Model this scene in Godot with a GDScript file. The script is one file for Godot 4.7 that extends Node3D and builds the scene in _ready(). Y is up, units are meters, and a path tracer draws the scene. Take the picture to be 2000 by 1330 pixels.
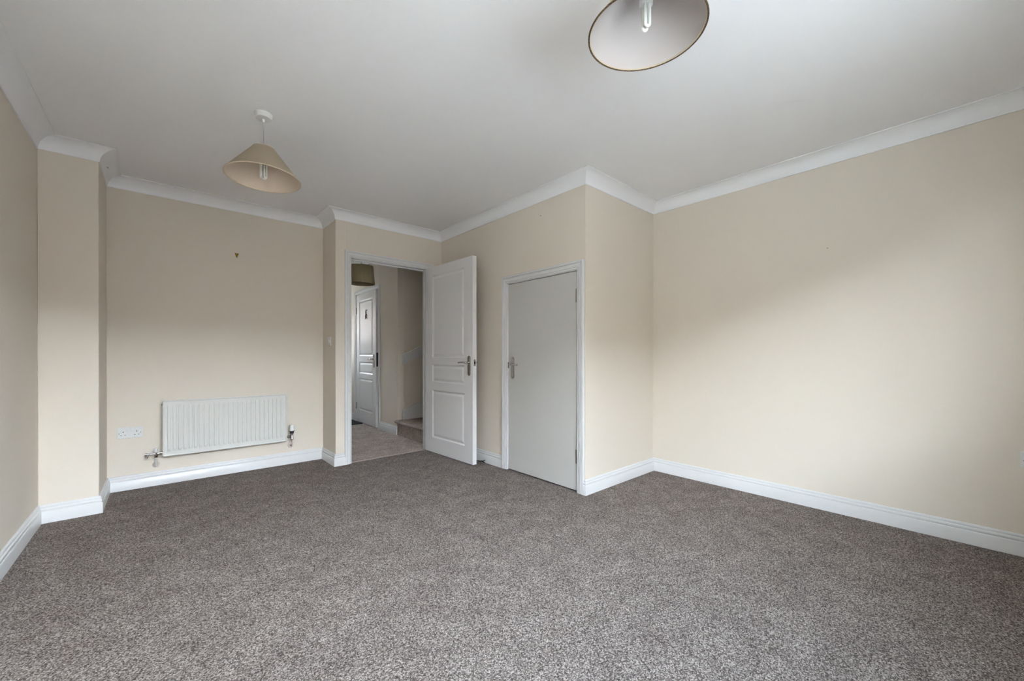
extends Node3D
# An empty lounge: camera in one corner, looking across the carpet to a radiator, an open door into a hall and a cupboard door.
# y is up, metres; the camera is at (0, 1.05, 0); the room runs from z = 0.55 (window wall) back to z = -4.327.

const CEIL := 2.417
const XL := -0.577
const XC := -0.311
const X1 := 1.230
const X2 := 2.379
const X3 := 3.365
const ZC := -3.818
const ZB := -4.327
const ZD := -3.937
const ZE := -1.883
const ZR := 0.55
const XH := 2.325      # hall wall with the hall door
const ZS := -4.946     # wall beside the stairs
const ZF := -7.4       # front door wall

var M := {}
var used := {}

# ---------------------------------------------------------------- helpers
class Mb:
	var v := PackedVector3Array()
	var g := PackedInt32Array()
	var uv := PackedVector2Array()
	var gid := 1
	func tri(a: Vector3, b: Vector3, c: Vector3, n: Vector3, grp := -1) -> void:
		if (b - a).cross(c - a).length_squared() < 1e-16:
			return
		if (b - a).cross(c - a).dot(n) > 0.0:
			v.append(a); v.append(c); v.append(b)
		else:
			v.append(a); v.append(b); v.append(c)
		g.append(grp)
	func quad(a: Vector3, b: Vector3, c: Vector3, d: Vector3, n: Vector3, grp := -1) -> void:
		tri(a, b, c, n, grp)
		tri(a, c, d, n, grp)
	# a box given by its two corners, with chamfered edges if bev > 0, in the frame t
	func box(lo: Vector3, hi: Vector3, bev := 0.0, t := Transform3D.IDENTITY) -> void:
		var c := (lo + hi) * 0.5
		var h := (hi - lo) * 0.5
		var b: float = minf(bev, minf(h.x, minf(h.y, h.z)) * 0.9)
		var ax := [Vector3(1, 0, 0), Vector3(0, 1, 0), Vector3(0, 0, 1)]
		for i in 3:
			for s in [-1.0, 1.0]:
				var n: Vector3 = ax[i] * s
				var u: Vector3 = ax[(i + 1) % 3]
				var w: Vector3 = ax[(i + 2) % 3]
				var o: Vector3 = c + n * h[i]
				var hu: float = h[(i + 1) % 3] - b
				var hw: float = h[(i + 2) % 3] - b
				quad(t * (o + u * hu + w * hw), t * (o - u * hu + w * hw), t * (o - u * hu - w * hw), t * (o + u * hu - w * hw), t.basis * n)
		if b <= 0.0:
			return
		for i in 3:
			var j := (i + 1) % 3
			var k := (i + 2) % 3
			for si in [-1.0, 1.0]:
				for sj in [-1.0, 1.0]:
					var p: Vector3 = c + ax[i] * si * h[i] + ax[j] * sj * (h[j] - b)
					var q: Vector3 = c + ax[i] * si * (h[i] - b) + ax[j] * sj * h[j]
					var e: Vector3 = ax[k] * (h[k] - b)
					quad(t * (p + e), t * (p - e), t * (q - e), t * (q + e), t.basis * (ax[i] * si + ax[j] * sj))
		for sx in [-1.0, 1.0]:
			for sy in [-1.0, 1.0]:
				for sz in [-1.0, 1.0]:
					var s := Vector3(sx, sy, sz)
					var o := c + s * h
					tri(t * (o - Vector3(0, sy * b, sz * b)), t * (o - Vector3(sx * b, 0, sz * b)), t * (o - Vector3(sx * b, sy * b, 0)), t.basis * s)
	# groups for the edges of an outline: a new one where it turns by more than 35 degrees
	func edge_groups(p: PackedVector2Array, closed: bool) -> PackedInt32Array:
		var out := PackedInt32Array()
		var n := p.size() if closed else p.size() - 1
		gid += 1
		for i in n:
			if i > 0:
				var a := (p[i] - p[i - 1]).angle_to(p[(i + 1) % p.size()] - p[i])
				if absf(a) > 0.6:
					gid += 1
			out.append(gid)
		gid += 1
		return out
	# closed outline (a along n, b along u) carried L along d; the ends are cut by k * a + m * b
	func sweep(p: PackedVector2Array, o: Vector3, d: Vector3, n: Vector3, u: Vector3, L: float, k0 := 0.0, k1 := 0.0, m0 := 0.0, m1 := 0.0) -> void:
		var gr := edge_groups(p, true)
		var mid := Vector2.ZERO
		var area := 0.0
		for i in p.size():
			mid += p[i] / p.size()
			area += p[i].cross(p[(i + 1) % p.size()])
		var A: Array[Vector3] = []
		var B: Array[Vector3] = []
		for q in p:
			A.append(o + n * q.x + u * q.y + d * (k0 * q.x + m0 * q.y))
			B.append(o + n * q.x + u * q.y + d * (L + k1 * q.x + m1 * q.y))
		for i in p.size():
			var j := (i + 1) % p.size()
			var e := p[j] - p[i]
			var w := Vector2(e.y, -e.x) * signf(area)
			quad(A[i], A[j], B[j], B[i], n * w.x + u * w.y, gr[i])
		var tr := Geometry2D.triangulate_polygon(p)
		for i in range(0, tr.size(), 3):
			tri(A[tr[i]], A[tr[i + 1]], A[tr[i + 2]], -d)
			tri(B[tr[i]], B[tr[i + 1]], B[tr[i + 2]], d)
	# outline (radius, height along y) turned about the y axis of t
	func lathe(p: PackedVector2Array, t := Transform3D.IDENTITY, segs := 32, flip := 1.0) -> void:
		var gr := edge_groups(p, false)
		for i in p.size() - 1:
			var e := p[i + 1] - p[i]
			var w := Vector2(e.y, -e.x) * flip
			for k in segs:
				var a := TAU * k / segs
				var b := TAU * (k + 1) / segs
				var ca := Vector3(cos(a), 0, sin(a))
				var cb := Vector3(cos(b), 0, sin(b))
				var up := Vector3(0, 1, 0)
				var n := (ca + cb) * 0.5 * w.x + up * w.y
				quad(t * (ca * p[i].x + up * p[i].y), t * (cb * p[i].x + up * p[i].y), t * (cb * p[i + 1].x + up * p[i + 1].y), t * (ca * p[i + 1].x + up * p[i + 1].y), t.basis * n, gr[i])
	# round bar through points
	func tube(pts: Array, r: float, segs := 10, caps := true) -> void:
		gid += 1
		var rings := []
		var prev := Vector3.ZERO
		for i in pts.size():
			var d: Vector3
			if i == 0: d = pts[1] - pts[0]
			elif i == pts.size() - 1: d = pts[i] - pts[i - 1]
			else: d = (pts[i + 1] - pts[i]).normalized() + (pts[i] - pts[i - 1]).normalized()
			d = d.normalized()
			var x := prev - d * prev.dot(d)
			if x.length() < 0.01:
				x = d.cross(Vector3(0.3, 0.9, 0.31) if absf(d.y) < 0.8 else Vector3(1, 0.1, 0))
			x = x.normalized()
			prev = x
			var y := d.cross(x)
			var ring := []
			for k in segs:
				var a := TAU * k / segs
				ring.append(pts[i] + (x * cos(a) + y * sin(a)) * r)
			rings.append(ring)
		for i in pts.size() - 1:
			for k in segs:
				var kk := (k + 1) % segs
				var n: Vector3 = (rings[i][k] + rings[i][kk]) * 0.5 - pts[i]
				quad(rings[i][k], rings[i][kk], rings[i + 1][kk], rings[i + 1][k], n, gid)
		if caps:
			for k in segs:
				var kk := (k + 1) % segs
				tri(pts[0], rings[0][k], rings[0][kk], pts[0] - pts[1])
				var z := pts.size() - 1
				tri(pts[z], rings[z][k], rings[z][kk], pts[z] - pts[z - 1])
	func mesh() -> ArrayMesh:
		var st := SurfaceTool.new()
		st.begin(Mesh.PRIMITIVE_TRIANGLES)
		for i in g.size():
			st.set_smooth_group(g[i] if g[i] > 0 else 4294967295)
			for k in 3:
				if uv.size() == v.size(): st.set_uv(uv[i * 3 + k])
				st.add_vertex(v[i * 3 + k])
		st.generate_normals()
		return st.commit()

func numbered(s: String) -> String:
	if not used.has(s):
		used[s] = 0
		return s
	used[s] += 1
	return "%s_%03d" % [s, used[s]]

func tag(o: Node3D, label := "", category := "", group := "", kind := "") -> void:
	if label != "": o.set_meta("label", label)
	if category != "": o.set_meta("category", category)
	if group != "": o.set_meta("group", group)
	if kind != "": o.set_meta("kind", kind)

func put(m: Mb, called: String, mat: Material, parent: Node3D = self) -> MeshInstance3D:
	var o := MeshInstance3D.new()
	o.name = numbered(called) if parent == self else called
	o.mesh = m.mesh()
	o.material_override = mat
	parent.add_child(o, true)
	return o

func base(called: String, at: Vector3, label: String, category: String, group := "", kind := "") -> Node3D:
	var o := Node3D.new()
	o.name = numbered(called)
	add_child(o)
	o.position = at
	tag(o, label, category, group, kind)
	return o

func struct(m: Mb, called: String, mat: Material, label: String, category: String) -> MeshInstance3D:
	var o := put(m, called, mat)
	tag(o, label, category, "", "structure")
	return o

func boxes(list: Array) -> Mb:
	var m := Mb.new()
	for b in list: m.box(b[0], b[1], b[2] if b.size() > 2 else 0.0)
	return m

func noise(kind: int, freq: float, seed_: int, size: int, ramp: Array, normal := false, strength := 4.0, seamless := true, ret := -1) -> NoiseTexture2D:
	var f := FastNoiseLite.new()
	f.noise_type = kind
	f.frequency = freq
	f.seed = seed_
	f.fractal_type = FastNoiseLite.FRACTAL_FBM if ret < 0 else FastNoiseLite.FRACTAL_NONE
	f.fractal_octaves = 3
	if ret >= 0:
		f.cellular_return_type = ret
		f.cellular_jitter = 1.0
	var t := NoiseTexture2D.new()
	t.width = size
	t.height = size
	t.seamless = seamless
	t.noise = f
	t.as_normal_map = normal
	t.bump_strength = strength
	if ramp.size() > 0:
		var gr := Gradient.new()
		var offs := PackedFloat32Array()
		var cols := PackedColorArray()
		for r in ramp:
			offs.append(r[0]); cols.append(r[1])
		gr.offsets = offs
		gr.colors = cols
		t.color_ramp = gr
	return t

func plain(c: Color, rough: float, metal := 0.0) -> StandardMaterial3D:
	var m := StandardMaterial3D.new()
	m.albedo_color = c
	m.roughness = rough
	m.metallic = metal
	return m

func painted(c: Color, rough: float, nrm: Texture2D, scale_: float, strength: float) -> StandardMaterial3D:
	var m := plain(c, rough)
	m.uv1_triplanar = true
	m.uv1_world_triplanar = true
	m.uv1_scale = Vector3.ONE * scale_
	m.normal_enabled = true
	m.normal_texture = nrm
	m.normal_scale = strength
	return m

func carpet_material(warm: Color, seed_: int, up := 0.0) -> StandardMaterial3D:
	var m := plain(warm, 1.0)
	m.metallic_specular = 0.1
	m.albedo_texture = noise(FastNoiseLite.TYPE_CELLULAR, 0.16, seed_, 2048, [[0.0, Color(0.30 + up, 0.28 + up, 0.27 + up)], [0.25, Color(0.44 + up, 0.42 + up, 0.41 + up)], [0.5, Color(0.54 + up, 0.52 + up, 0.508 + up)], [0.75, Color(0.64 + up, 0.622 + up, 0.61 + up)], [1.0, Color(0.79 + up, 0.775 + up, 0.76 + up)]], false, 1.0, false, FastNoiseLite.RETURN_CELL_VALUE)
	m.detail_enabled = true
	m.detail_blend_mode = BaseMaterial3D.BLEND_MODE_MUL
	m.detail_uv_layer = BaseMaterial3D.DETAIL_UV_2
	m.detail_albedo = noise(FastNoiseLite.TYPE_SIMPLEX_SMOOTH, 0.02, seed_ + 3, 512, [[0.25, Color(0.93, 0.925, 0.925)], [0.75, Color(1.0, 1.0, 1.0)]])
	m.uv1_triplanar = true
	m.uv1_world_triplanar = true
	m.uv1_scale = Vector3(0.78, 0.78, 0.92)
	m.uv2_triplanar = true
	m.uv2_world_triplanar = true
	m.uv2_scale = Vector3.ONE * 0.45
	m.normal_enabled = true
	m.normal_texture = noise(FastNoiseLite.TYPE_CELLULAR, 0.16, seed_, 2048, [], true, 6.0, false, FastNoiseLite.RETURN_DISTANCE)
	m.normal_scale = 0.5
	return m

func make_materials() -> void:
	var orange := noise(FastNoiseLite.TYPE_SIMPLEX_SMOOTH, 0.09, 11, 512, [], true, 2.0)
	M.wall = painted(Color(0.872, 0.836, 0.779), 0.85, orange, 2.4, 0.10)
	M.ceiling = painted(Color(0.95, 0.945, 0.94), 0.95, orange, 1.3, 0.08)
	M.coving = plain(Color(0.94, 0.94, 0.94), 0.8)
	M.gloss = plain(Color(0.86, 0.86, 0.855), 0.32)
	M.door = plain(Color(0.885, 0.88, 0.875), 0.38)
	M.flush_door = plain(Color(0.79, 0.785, 0.765), 0.42)
	M.white_plastic = plain(Color(0.86, 0.86, 0.845), 0.4)
	M.radiator = plain(Color(0.84, 0.835, 0.81), 0.35)
	M.chrome = plain(Color(0.72, 0.71, 0.70), 0.14, 1.0)
	M.steel = plain(Color(0.55, 0.54, 0.52), 0.3, 1.0)
	M.brass = plain(Color(0.50, 0.40, 0.16), 0.35, 1.0)
	M.copper_painted = plain(Color(0.72, 0.64, 0.60), 0.5)
	M.collar = plain(Color(0.83, 0.78, 0.74), 0.5)
	M.black = plain(Color(0.03, 0.03, 0.03), 0.6)
	M.dark = plain(Color(0.10, 0.085, 0.075), 0.9)
	M.carpet = carpet_material(Color(0.925, 0.895, 0.87), 5)
	M.hall_carpet = carpet_material(Color(1.0, 0.955, 0.91), 8, 0.16)
	M.shade_outer = painted(Color(0.64, 0.585, 0.50), 0.95, noise(FastNoiseLite.TYPE_SIMPLEX, 0.3, 4, 256, [], true, 3.0), 12.0, 0.3)
	M.shade_outer.backlight = Color(0.25, 0.22, 0.17)
	M.shade_lining = plain(Color(0.84, 0.775, 0.70), 0.8)
	M.shade_lining_white = plain(Color(0.73, 0.70, 0.68), 0.75)
	M.piping = plain(Color(0.80, 0.74, 0.64), 0.9)
	M.worn_trim = painted(Color(1, 1, 1), 0.95, noise(FastNoiseLite.TYPE_SIMPLEX, 0.2, 9, 256, [], true, 4.0), 9.0, 0.5)
	M.worn_trim.albedo_texture = noise(FastNoiseLite.TYPE_SIMPLEX, 0.05, 21, 512, [[0.36, Color(0.11, 0.075, 0.04)], [0.55, Color(0.24, 0.17, 0.09)], [0.66, Color(0.62, 0.52, 0.38)]])
	M.flex = plain(Color(0.70, 0.70, 0.69), 0.6)
	M.tube = plain(Color(0.93, 0.93, 0.90), 0.25)
	M.tube.backlight = Color(0.3, 0.3, 0.3)
	M.glass_shade = plain(Color(0.70, 0.66, 0.52), 0.5)
	M.glass_shade.backlight = Color(0.5, 0.47, 0.34)
	M.glass = plain(Color(0.95, 0.97, 0.97, 0.08), 0.02)
	M.glass.transparency = BaseMaterial3D.TRANSPARENCY_ALPHA
	M.paving = plain(Color(0.74, 0.73, 0.71), 1.0)
	M.brick = plain(Color(0.50, 0.46, 0.43), 0.95)
	M.slate = plain(Color(0.36, 0.36, 0.37), 0.8)

# ---------------------------------------------------------------- the scene
func _ready() -> void:
	# camera: focal length 777.47 px in the 2000 x 1330 frame, principal point at (1005.6, 695.1)
	var cam := Camera3D.new()
	cam.name = "camera"
	add_child(cam)
	var near := 0.05
	cam.set_frustum(1330.0 / 777.4667 * near, Vector2(-5.6148, 30.145) / 777.4667 * near, near, 200.0)
	cam.keep_aspect = Camera3D.KEEP_HEIGHT
	cam.position = Vector3(0, 1.05, 0)
	cam.rotation = Vector3(-0.0021, -0.7261, 0)
	cam.current = true
	# overcast sky
	var env := Environment.new()
	var sky := Sky.new()
	var sm := ProceduralSkyMaterial.new()
	sm.sky_top_color = Color(0.38, 0.43, 0.48)
	sm.sky_horizon_color = Color(0.94, 0.97, 1.01)
	sm.sky_curve = 0.30
	sm.ground_horizon_color = Color(0.55, 0.55, 0.53)
	sm.ground_bottom_color = Color(0.35, 0.35, 0.33)
	sm.sky_energy_multiplier = 4.6
	sm.ground_energy_multiplier = 1.0
	sky.sky_material = sm
	env.background_mode = Environment.BG_SKY
	env.sky = sky
	env.ambient_light_source = Environment.AMBIENT_SOURCE_SKY
	env.tonemap_mode = Environment.TONE_MAPPER_LINEAR
	env.tonemap_exposure = 4.45
	env.sdfgi_enabled = true
	env.ssao_enabled = true
	env.ssil_enabled = true
	var we := WorldEnvironment.new()
	we.name = "sky"
	we.environment = env
	add_child(we)
	make_materials()
	build_shell()
	build_trim()
	build_windows()
	build_lounge_door()
	build_cupboard_door()
	build_hall()
	build_radiator()
	build_sockets()
	build_lamps()
	build_small()
	build_outside()

func build_shell() -> void:
	var H := CEIL
	struct(boxes([[Vector3(XL - 0.1, -0.1, ZD - 0.03), Vector3(X3 + 0.1, 0, ZR + 0.1)], [Vector3(XL - 0.1, -0.1, ZB - 0.1), Vector3(X1 + 0.1, 0, ZD - 0.03)]]), "floor", M.carpet, "grey-brown flecked loop-pile carpet covering the lounge floor", "carpet")
	struct(boxes([[Vector3(X1 + 0.1, -0.1, ZF - 0.1), Vector3(X3 + 0.1, 0, ZD - 0.03)]]), "floor_hall", M.hall_carpet, "browner carpet of the hallway beyond the open door", "carpet")
	struct(boxes([[Vector3(XL - 0.1, H, ZF - 0.1), Vector3(X3 + 0.1, H + 0.1, ZR + 0.1)]]), "ceiling", M.ceiling, "plain white matt ceiling over the whole room", "ceiling")
	struct(boxes([[Vector3(XL - 0.1, 0, ZB - 0.1), Vector3(XL, H, ZR + 0.1)]]), "wall_left", M.wall, "cream wall at the far left edge of the photo", "wall")
	struct(boxes([[Vector3(XL, 0, ZB), Vector3(XC, H, ZC), 0.004]]), "wall_pillar", M.wall, "narrow cream boxed-out pillar in the left corner", "wall")
	struct(boxes([[Vector3(XL, 0, ZB - 0.1), Vector3(X1, H, ZB)]]), "wall_back", M.wall, "cream back wall behind the radiator", "wall")
	struct(boxes([[Vector3(X1, 0, ZB - 0.1), Vector3(X1 + 0.1, H, ZD), 0.003]]), "wall_return", M.wall, "short cream return wall carrying the light switch", "wall")
	# doorway 1.36 .. 2.20, height 2.0
	struct(boxes([[Vector3(X1 + 0.1, 0, ZD - 0.1), Vector3(1.352, H, ZD)], [Vector3(1.352, 2.012, ZD - 0.1), Vector3(2.218, H, ZD)], [Vector3(2.218, 0, ZD - 0.1), Vector3(X2 + 0.1, H, ZD)]]), "wall_doorway", M.wall, "cream wall round the open doorway to the hall", "wall")
	# cupboard opening z -2.785 .. -1.955, height 1.715
	struct(boxes([[Vector3(X2, 0, ZD), Vector3(X2 + 0.1, H, -2.792)], [Vector3(X2, 1.722, -2.792), Vector3(X2 + 0.1, H, -1.947)], [Vector3(X2, 0, -1.947), Vector3(X2 + 0.1, H, ZE), 0.0]]), "wall_cupboard", M.wall, "cream wall containing the low flush cupboard door", "wall")
	struct(boxes([[Vector3(X2 + 0.1, 0, ZE - 0.1), Vector3(X3, H, ZE)]]), "wall_alcove", M.wall, "bright cream wall facing the window, right of the cupboard door", "wall")
	struct(boxes([[Vector3(X3, 0, ZF - 0.1), Vector3(X3 + 0.1, H, ZR + 0.1)]]), "wall_right", M.wall, "long bare cream wall on the right with a soft patch of daylight", "wall")
	struct(boxes([[Vector3(X2 + 0.1, 0, ZD - 0.1), Vector3(X3, H, ZD)]]), "wall_understairs", M.wall, "wall between the stairs and the cupboard", "wall")

# where two runs meet: +1 an inside corner (the run is cut back), -1 an outside corner (the run goes on)
func run_list() -> Array:
	# name, start, direction, outward normal, length, corner at start, corner at end
	return [
		["left", Vector3(XL, 0, ZR), Vector3(0, 0, -1), Vector3(1, 0, 0), ZR - ZC, 1, 1, "along the far left wall"],
		["pillar", Vector3(XL, 0, ZC), Vector3(1, 0, 0), Vector3(0, 0, 1), XC - XL, 1, -1, "across the front of the corner pillar"],
		["pillar_side", Vector3(XC, 0, ZC), Vector3(0, 0, -1), Vector3(1, 0, 0), ZC - ZB, -1, 1, "on the side of the corner pillar"],
		["back", Vector3(XC, 0, ZB), Vector3(1, 0, 0), Vector3(0, 0, 1), X1 - XC, 1, 1, "along the back wall with the radiator"],
		["return", Vector3(X1, 0, ZB), Vector3(0, 0, 1), Vector3(-1, 0, 0), ZD - ZB, 1, -1, "on the short return wall with the light switch"],
		["doorway", Vector3(X1, 0, ZD), Vector3(1, 0, 0), Vector3(0, 0, 1), X2 - X1, -1, 1, "on the wall of the hall doorway"],
		["cupboard", Vector3(X2, 0, ZD), Vector3(0, 0, 1), Vector3(-1, 0, 0), ZE - ZD, 1, -1, "on the wall with the low cupboard door"],
		["alcove", Vector3(X2, 0, ZE), Vector3(1, 0, 0), Vector3(0, 0, 1), X3 - X2, -1, 1, "on the alcove wall right of the cupboard"],
		["right", Vector3(X3, 0, ZE), Vector3(0, 0, 1), Vector3(-1, 0, 0), ZR - ZE, 1, 1, "along the long right wall"],
		["rear", Vector3(X3, 0, ZR), Vector3(-1, 0, 0), Vector3(0, 0, -1), X3 - XL, 1, 1, "along the window wall"],
	]

func skirting_profile() -> PackedVector2Array:
	return PackedVector2Array([Vector2(0, 0), Vector2(0.018, 0), Vector2(0.018, 0.071), Vector2(0.0165, 0.0735), Vector2(0.0125, 0.0745), Vector2(0.0125, 0.079), Vector2(0.0145, 0.081), Vector2(0.0155, 0.085), Vector2(0.0145, 0.091), Vector2(0.0115, 0.0955), Vector2(0.0095, 0.0965), Vector2(0.0095, 0.1005), Vector2(0.0105, 0.1025), Vector2(0.0098, 0.107), Vector2(0.0072, 0.1115), Vector2(0.004, 0.113), Vector2(0, 0.113)])

func coving_profile() -> PackedVector2Array:
	# y measured down from the ceiling
	var p := PackedVector2Array([Vector2(0, 0), Vector2(0, -0.0846), Vector2(0.006, -0.0846), Vector2(0.0065, -0.082)])
	var r := 0.0755
	for i in range(0, 15):
		var a := PI * 0.5 * i / 14.0
		p.append(Vector2(0.0825 - r * cos(a) , -0.081 + r * sin(a)))
	p.append(Vector2(0.0825, -0.0052))
	p.append(Vector2(0.0875, -0.0052))
	p.append(Vector2(0.0875, 0))
	return p

func build_trim() -> void:
	var sp := skirting_profile()
	var cp := coving_profile()
	var n := 0
	for r in run_list():
		# coving
		n += 1
		var m := Mb.new()
		m.sweep(cp, r[1] + Vector3(0, CEIL, 0), r[2], r[3], Vector3.UP, r[4], r[5], -r[6])
		struct(m, "trim_%d" % n, M.coving, "white concave plaster coving " + r[7], "coving")
		# skirting, broken by door frames
		var parts := [[0.0, r[4], float(r[5]), float(-r[6])]]
		if r[0] == "doorway": parts = [[0.0, 1.315 - X1, float(r[5]), 0.0], [2.268 - X1, r[4], 0.0, float(-r[6])]]
		if r[0] == "cupboard": parts = [[0.0, -2.848 - ZD, float(r[5]), 0.0], [-1.903 - ZD, r[4], 0.0, float(-r[6])]]
		m = Mb.new()
		for q in parts:
			m.sweep(sp, r[1] + r[2] * q[0], r[2], r[3], Vector3.UP, q[1] - q[0], q[2], q[3])
		struct(m, "baseboard_" + r[0], M.gloss, "white grooved skirting board " + r[7], "skirting board")

# architrave (a across, outwards from the opening; b out of the wall)
func architrave_profile(w: float) -> PackedVector2Array:
	return PackedVector2Array([Vector2(0, 0), Vector2(0, 0.009), Vector2(0.002, 0.011), Vector2(w * 0.16, 0.0115), Vector2(w * 0.19, 0.0075), Vector2(w * 0.24, 0.0075), Vector2(w * 0.27, 0.013), Vector2(w * 0.40, 0.0155), Vector2(w * 0.52, 0.0165), Vector2(w * 0.60, 0.0160), Vector2(w * 0.63, 0.0115), Vector2(w * 0.69, 0.0115), Vector2(w * 0.72, 0.0178), Vector2(w * 0.84, 0.0190), Vector2(w * 0.95, 0.0180), Vector2(w, 0.0145), Vector2(w, 0)])

# frame round an opening: s0..s1 along dir s, from the floor to h; n out of the wall
func door_frame(called: String, o: Vector3, s: Vector3, n: Vector3, s0: float, s1: float, h: float, w: float, depth: float, th: float, stop_at: float, label: String) -> Node3D:
	var root := base(called, o, label, "door frame", "", "structure")
	var p := architrave_profile(w)
	var m := Mb.new()
	m.sweep(p, s * s0, Vector3.UP, -s, n, h, 0, 1)
	m.sweep(p, s * s1, Vector3.UP, s, n, h, 0, 1)
	m.sweep(p, s * s0 + Vector3.UP * h, s, Vector3.UP, n, s1 - s0, -1, 1)
	put(m, "architrave", M.gloss, root)
	var t := Transform3D(Basis(s, Vector3.UP, n), Vector3.ZERO)
	m = Mb.new()
	var e := 0.006   # the lining stands a little inside the architrave
	m.box(Vector3(s0 + e - th, 0, -depth), Vector3(s0 + e, h, 0.0), 0.0015, t)
	m.box(Vector3(s1 - e, 0, -depth), Vector3(s1 - e + th, h, 0.0), 0.0015, t)
	m.box(Vector3(s0 + e - th, h - e, -depth), Vector3(s1 - e + th, h - e + th, 0.0), 0.0015, t)
	put(m, "lining", M.gloss, root)
	m = Mb.new()
	m.box(Vector3(s0 + e, 0, stop_at - 0.03), Vector3(s0 + e + 0.012, h - e, stop_at), 0.0015, t)
	m.box(Vector3(s1 - e - 0.012, 0, stop_at - 0.03), Vector3(s1 - e, h - e, stop_at), 0.0015, t)
	m.box(Vector3(s0 + e, h - e - 0.012, stop_at - 0.03), Vector3(s1 - e, h - e, stop_at), 0.0015, t)
	put(m, "door_stop_bead", M.gloss, root)
	return root

# moulded panel face: a flat leaf face with raised-and-fielded panels set in grooves; u across, y up, w outwards
func moulded_face(m: Mb, W: float, H: float, panels: Array, z: float, t: Transform3D) -> void:
	var sgn := signf(z)
	var n := t.basis * Vector3(0, 0, sgn)
	# flat field split into a grid by the panel edges
	var us := [0.0, W]
	var ys := [0.0, H]
	for p in panels:
		for q in [p[0], p[2]]:
			if not us.has(q): us.append(q)
		for q in [p[1], p[3]]:
			if not ys.has(q): ys.append(q)
	us.sort(); ys.sort()
	for i in us.size() - 1:
		for j in ys.size() - 1:
			var c := Vector2((us[i] + us[i + 1]) * 0.5, (ys[j] + ys[j + 1]) * 0.5)
			var inside := false
			for p in panels:
				if c.x > p[0] and c.x < p[2] and c.y > p[1] and c.y < p[3]: inside = true
			if not inside:
				m.quad(t * Vector3(us[i], ys[j], z), t * Vector3(us[i + 1], ys[j], z), t * Vector3(us[i + 1], ys[j + 1], z), t * Vector3(us[i], ys[j + 1], z), n)

func panel_mesh(p: Array, z: float, t: Transform3D) -> Mb:
	# rings: (inset, depth below the face)
	var sgn := signf(z)
	var prof := [[0.0, 0.0], [0.004, 0.0025], [0.009, 0.0065], [0.014, 0.0085], [0.018, 0.0085], [0.026, 0.006], [0.036, 0.002], [0.042, 0.001]]
	var m := Mb.new()
	var n := t.basis * Vector3(0, 0, sgn)
	var rings := []
	for q in prof:
		var d: float = z - sgn * q[1]
		var e: float = q[0]
		rings.append([t * Vector3(p[0] + e, p[1] + e, d), t * Vector3(p[2] - e, p[1] + e, d), t * Vector3(p[2] - e, p[3] - e, d), t * Vector3(p[0] + e, p[3] - e, d)])
	for i in rings.size() - 1:
		for k in 4:
			var kk := (k + 1) % 4
			m.quad(rings[i][k], rings[i][kk], rings[i + 1][kk], rings[i + 1][k], n)
	var L: Array = rings[rings.size() - 1]
	m.quad(L[0], L[1], L[2], L[3], n)
	return m

# lever handle on a backplate, about the point (0,0,0) of t: x towards the lever's end, y up, z out of the door
func lever_handle(parent: Node3D, t: Transform3D, length: float, fancy := false) -> void:
	var m := Mb.new()
	var hw := 0.0215
	var outline := PackedVector2Array()
	for i in 13:
		var a := PI * i / 12.0
		outline.append(Vector2(cos(a) * hw, 0.045 + sin(a) * (hw if not fancy else hw * 1.15)))
	if fancy: outline.append(Vector2(-hw * 0.86, 0.02))
	for i in 13:
		var a := PI + PI * i / 12.0
		outline.append(Vector2(cos(a) * hw, -0.105 + sin(a) * (hw if not fancy else hw * 1.15)))
	if fancy: outline.append(Vector2(hw * 0.86, 0.02))
	var inner := PackedVector2Array()
	for q in outline: inner.append(q * Vector2(0.82, 0.97) + Vector2(0, -0.0009))
	m.sweep(outline, t.origin, t.basis.z, t.basis.x, t.basis.y, 0.005)
	m.sweep(inner, t.origin + t.basis.z * 0.005, t.basis.z, t.basis.x, t.basis.y, 0.0035)
	var plate := put(m, "backplate", M.chrome, parent)
	m = Mb.new()
	for y in [0.052, -0.112]:
		m.lathe(PackedVector2Array([Vector2(0.0042, 0), Vector2(0.0042, 0.0008), Vector2(0.0025, 0.0016), Vector2(0, 0.0016)]), t * Transform3D(Basis(Vector3(1, 0, 0), Vector3(0, 0, 1), Vector3(0, -1, 0)), Vector3(0, y, 0.0084)), 12)
	put(m, "screw", M.steel, plate)
	m = Mb.new()
	var pts := []
	for q in [[0.0, 0.0, 0.006], [0.0, 0.0, 0.03], [0.0008, 0.0, 0.04], [0.004, 0.0, 0.047], [0.012, 0.0, 0.050], [0.03, 0.001, 0.050], [0.06, 0.0015, 0.048], [length * 0.85, 0.0005, 0.046], [length, -0.002, 0.045]]:
		pts.append(t * Vector3(q[0], q[1], q[2]))
	m.tube(pts, 0.0088, 12)
	m.lathe(PackedVector2Array([Vector2(0.015, 0), Vector2(0.015, 0.003), Vector2(0.011, 0.008), Vector2(0.0088, 0.01)]), t * Transform3D(Basis(Vector3(1, 0, 0), Vector3(0, 0, 1), Vector3(0, -1, 0)), Vector3(0, 0, 0.0084)), 16)
	put(m, "lever", M.chrome, parent)

func hinge(parent: Node3D, at: Vector3, hgt: float, r: float, leaf_dir: Vector3, n: Vector3) -> void:
	var m := Mb.new()
	m.tube([at - Vector3(0, hgt * 0.5, 0), at + Vector3(0, hgt * 0.5, 0)], r, 10)
	for k in [-0.3, -0.1, 0.1, 0.3]:
		m.tube([at + Vector3(0, hgt * k - 0.0008, 0), at + Vector3(0, hgt * k + 0.0008, 0)], r * 1.12, 10)
	var t := Transform3D(Basis(leaf_dir, Vector3.UP, n), at)
	m.box(Vector3(0, -hgt * 0.5, -r), Vector3(0.006, hgt * 0.5, -r + 0.002), 0.0, t)
	put(m, "hinge", M.steel, parent)

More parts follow.
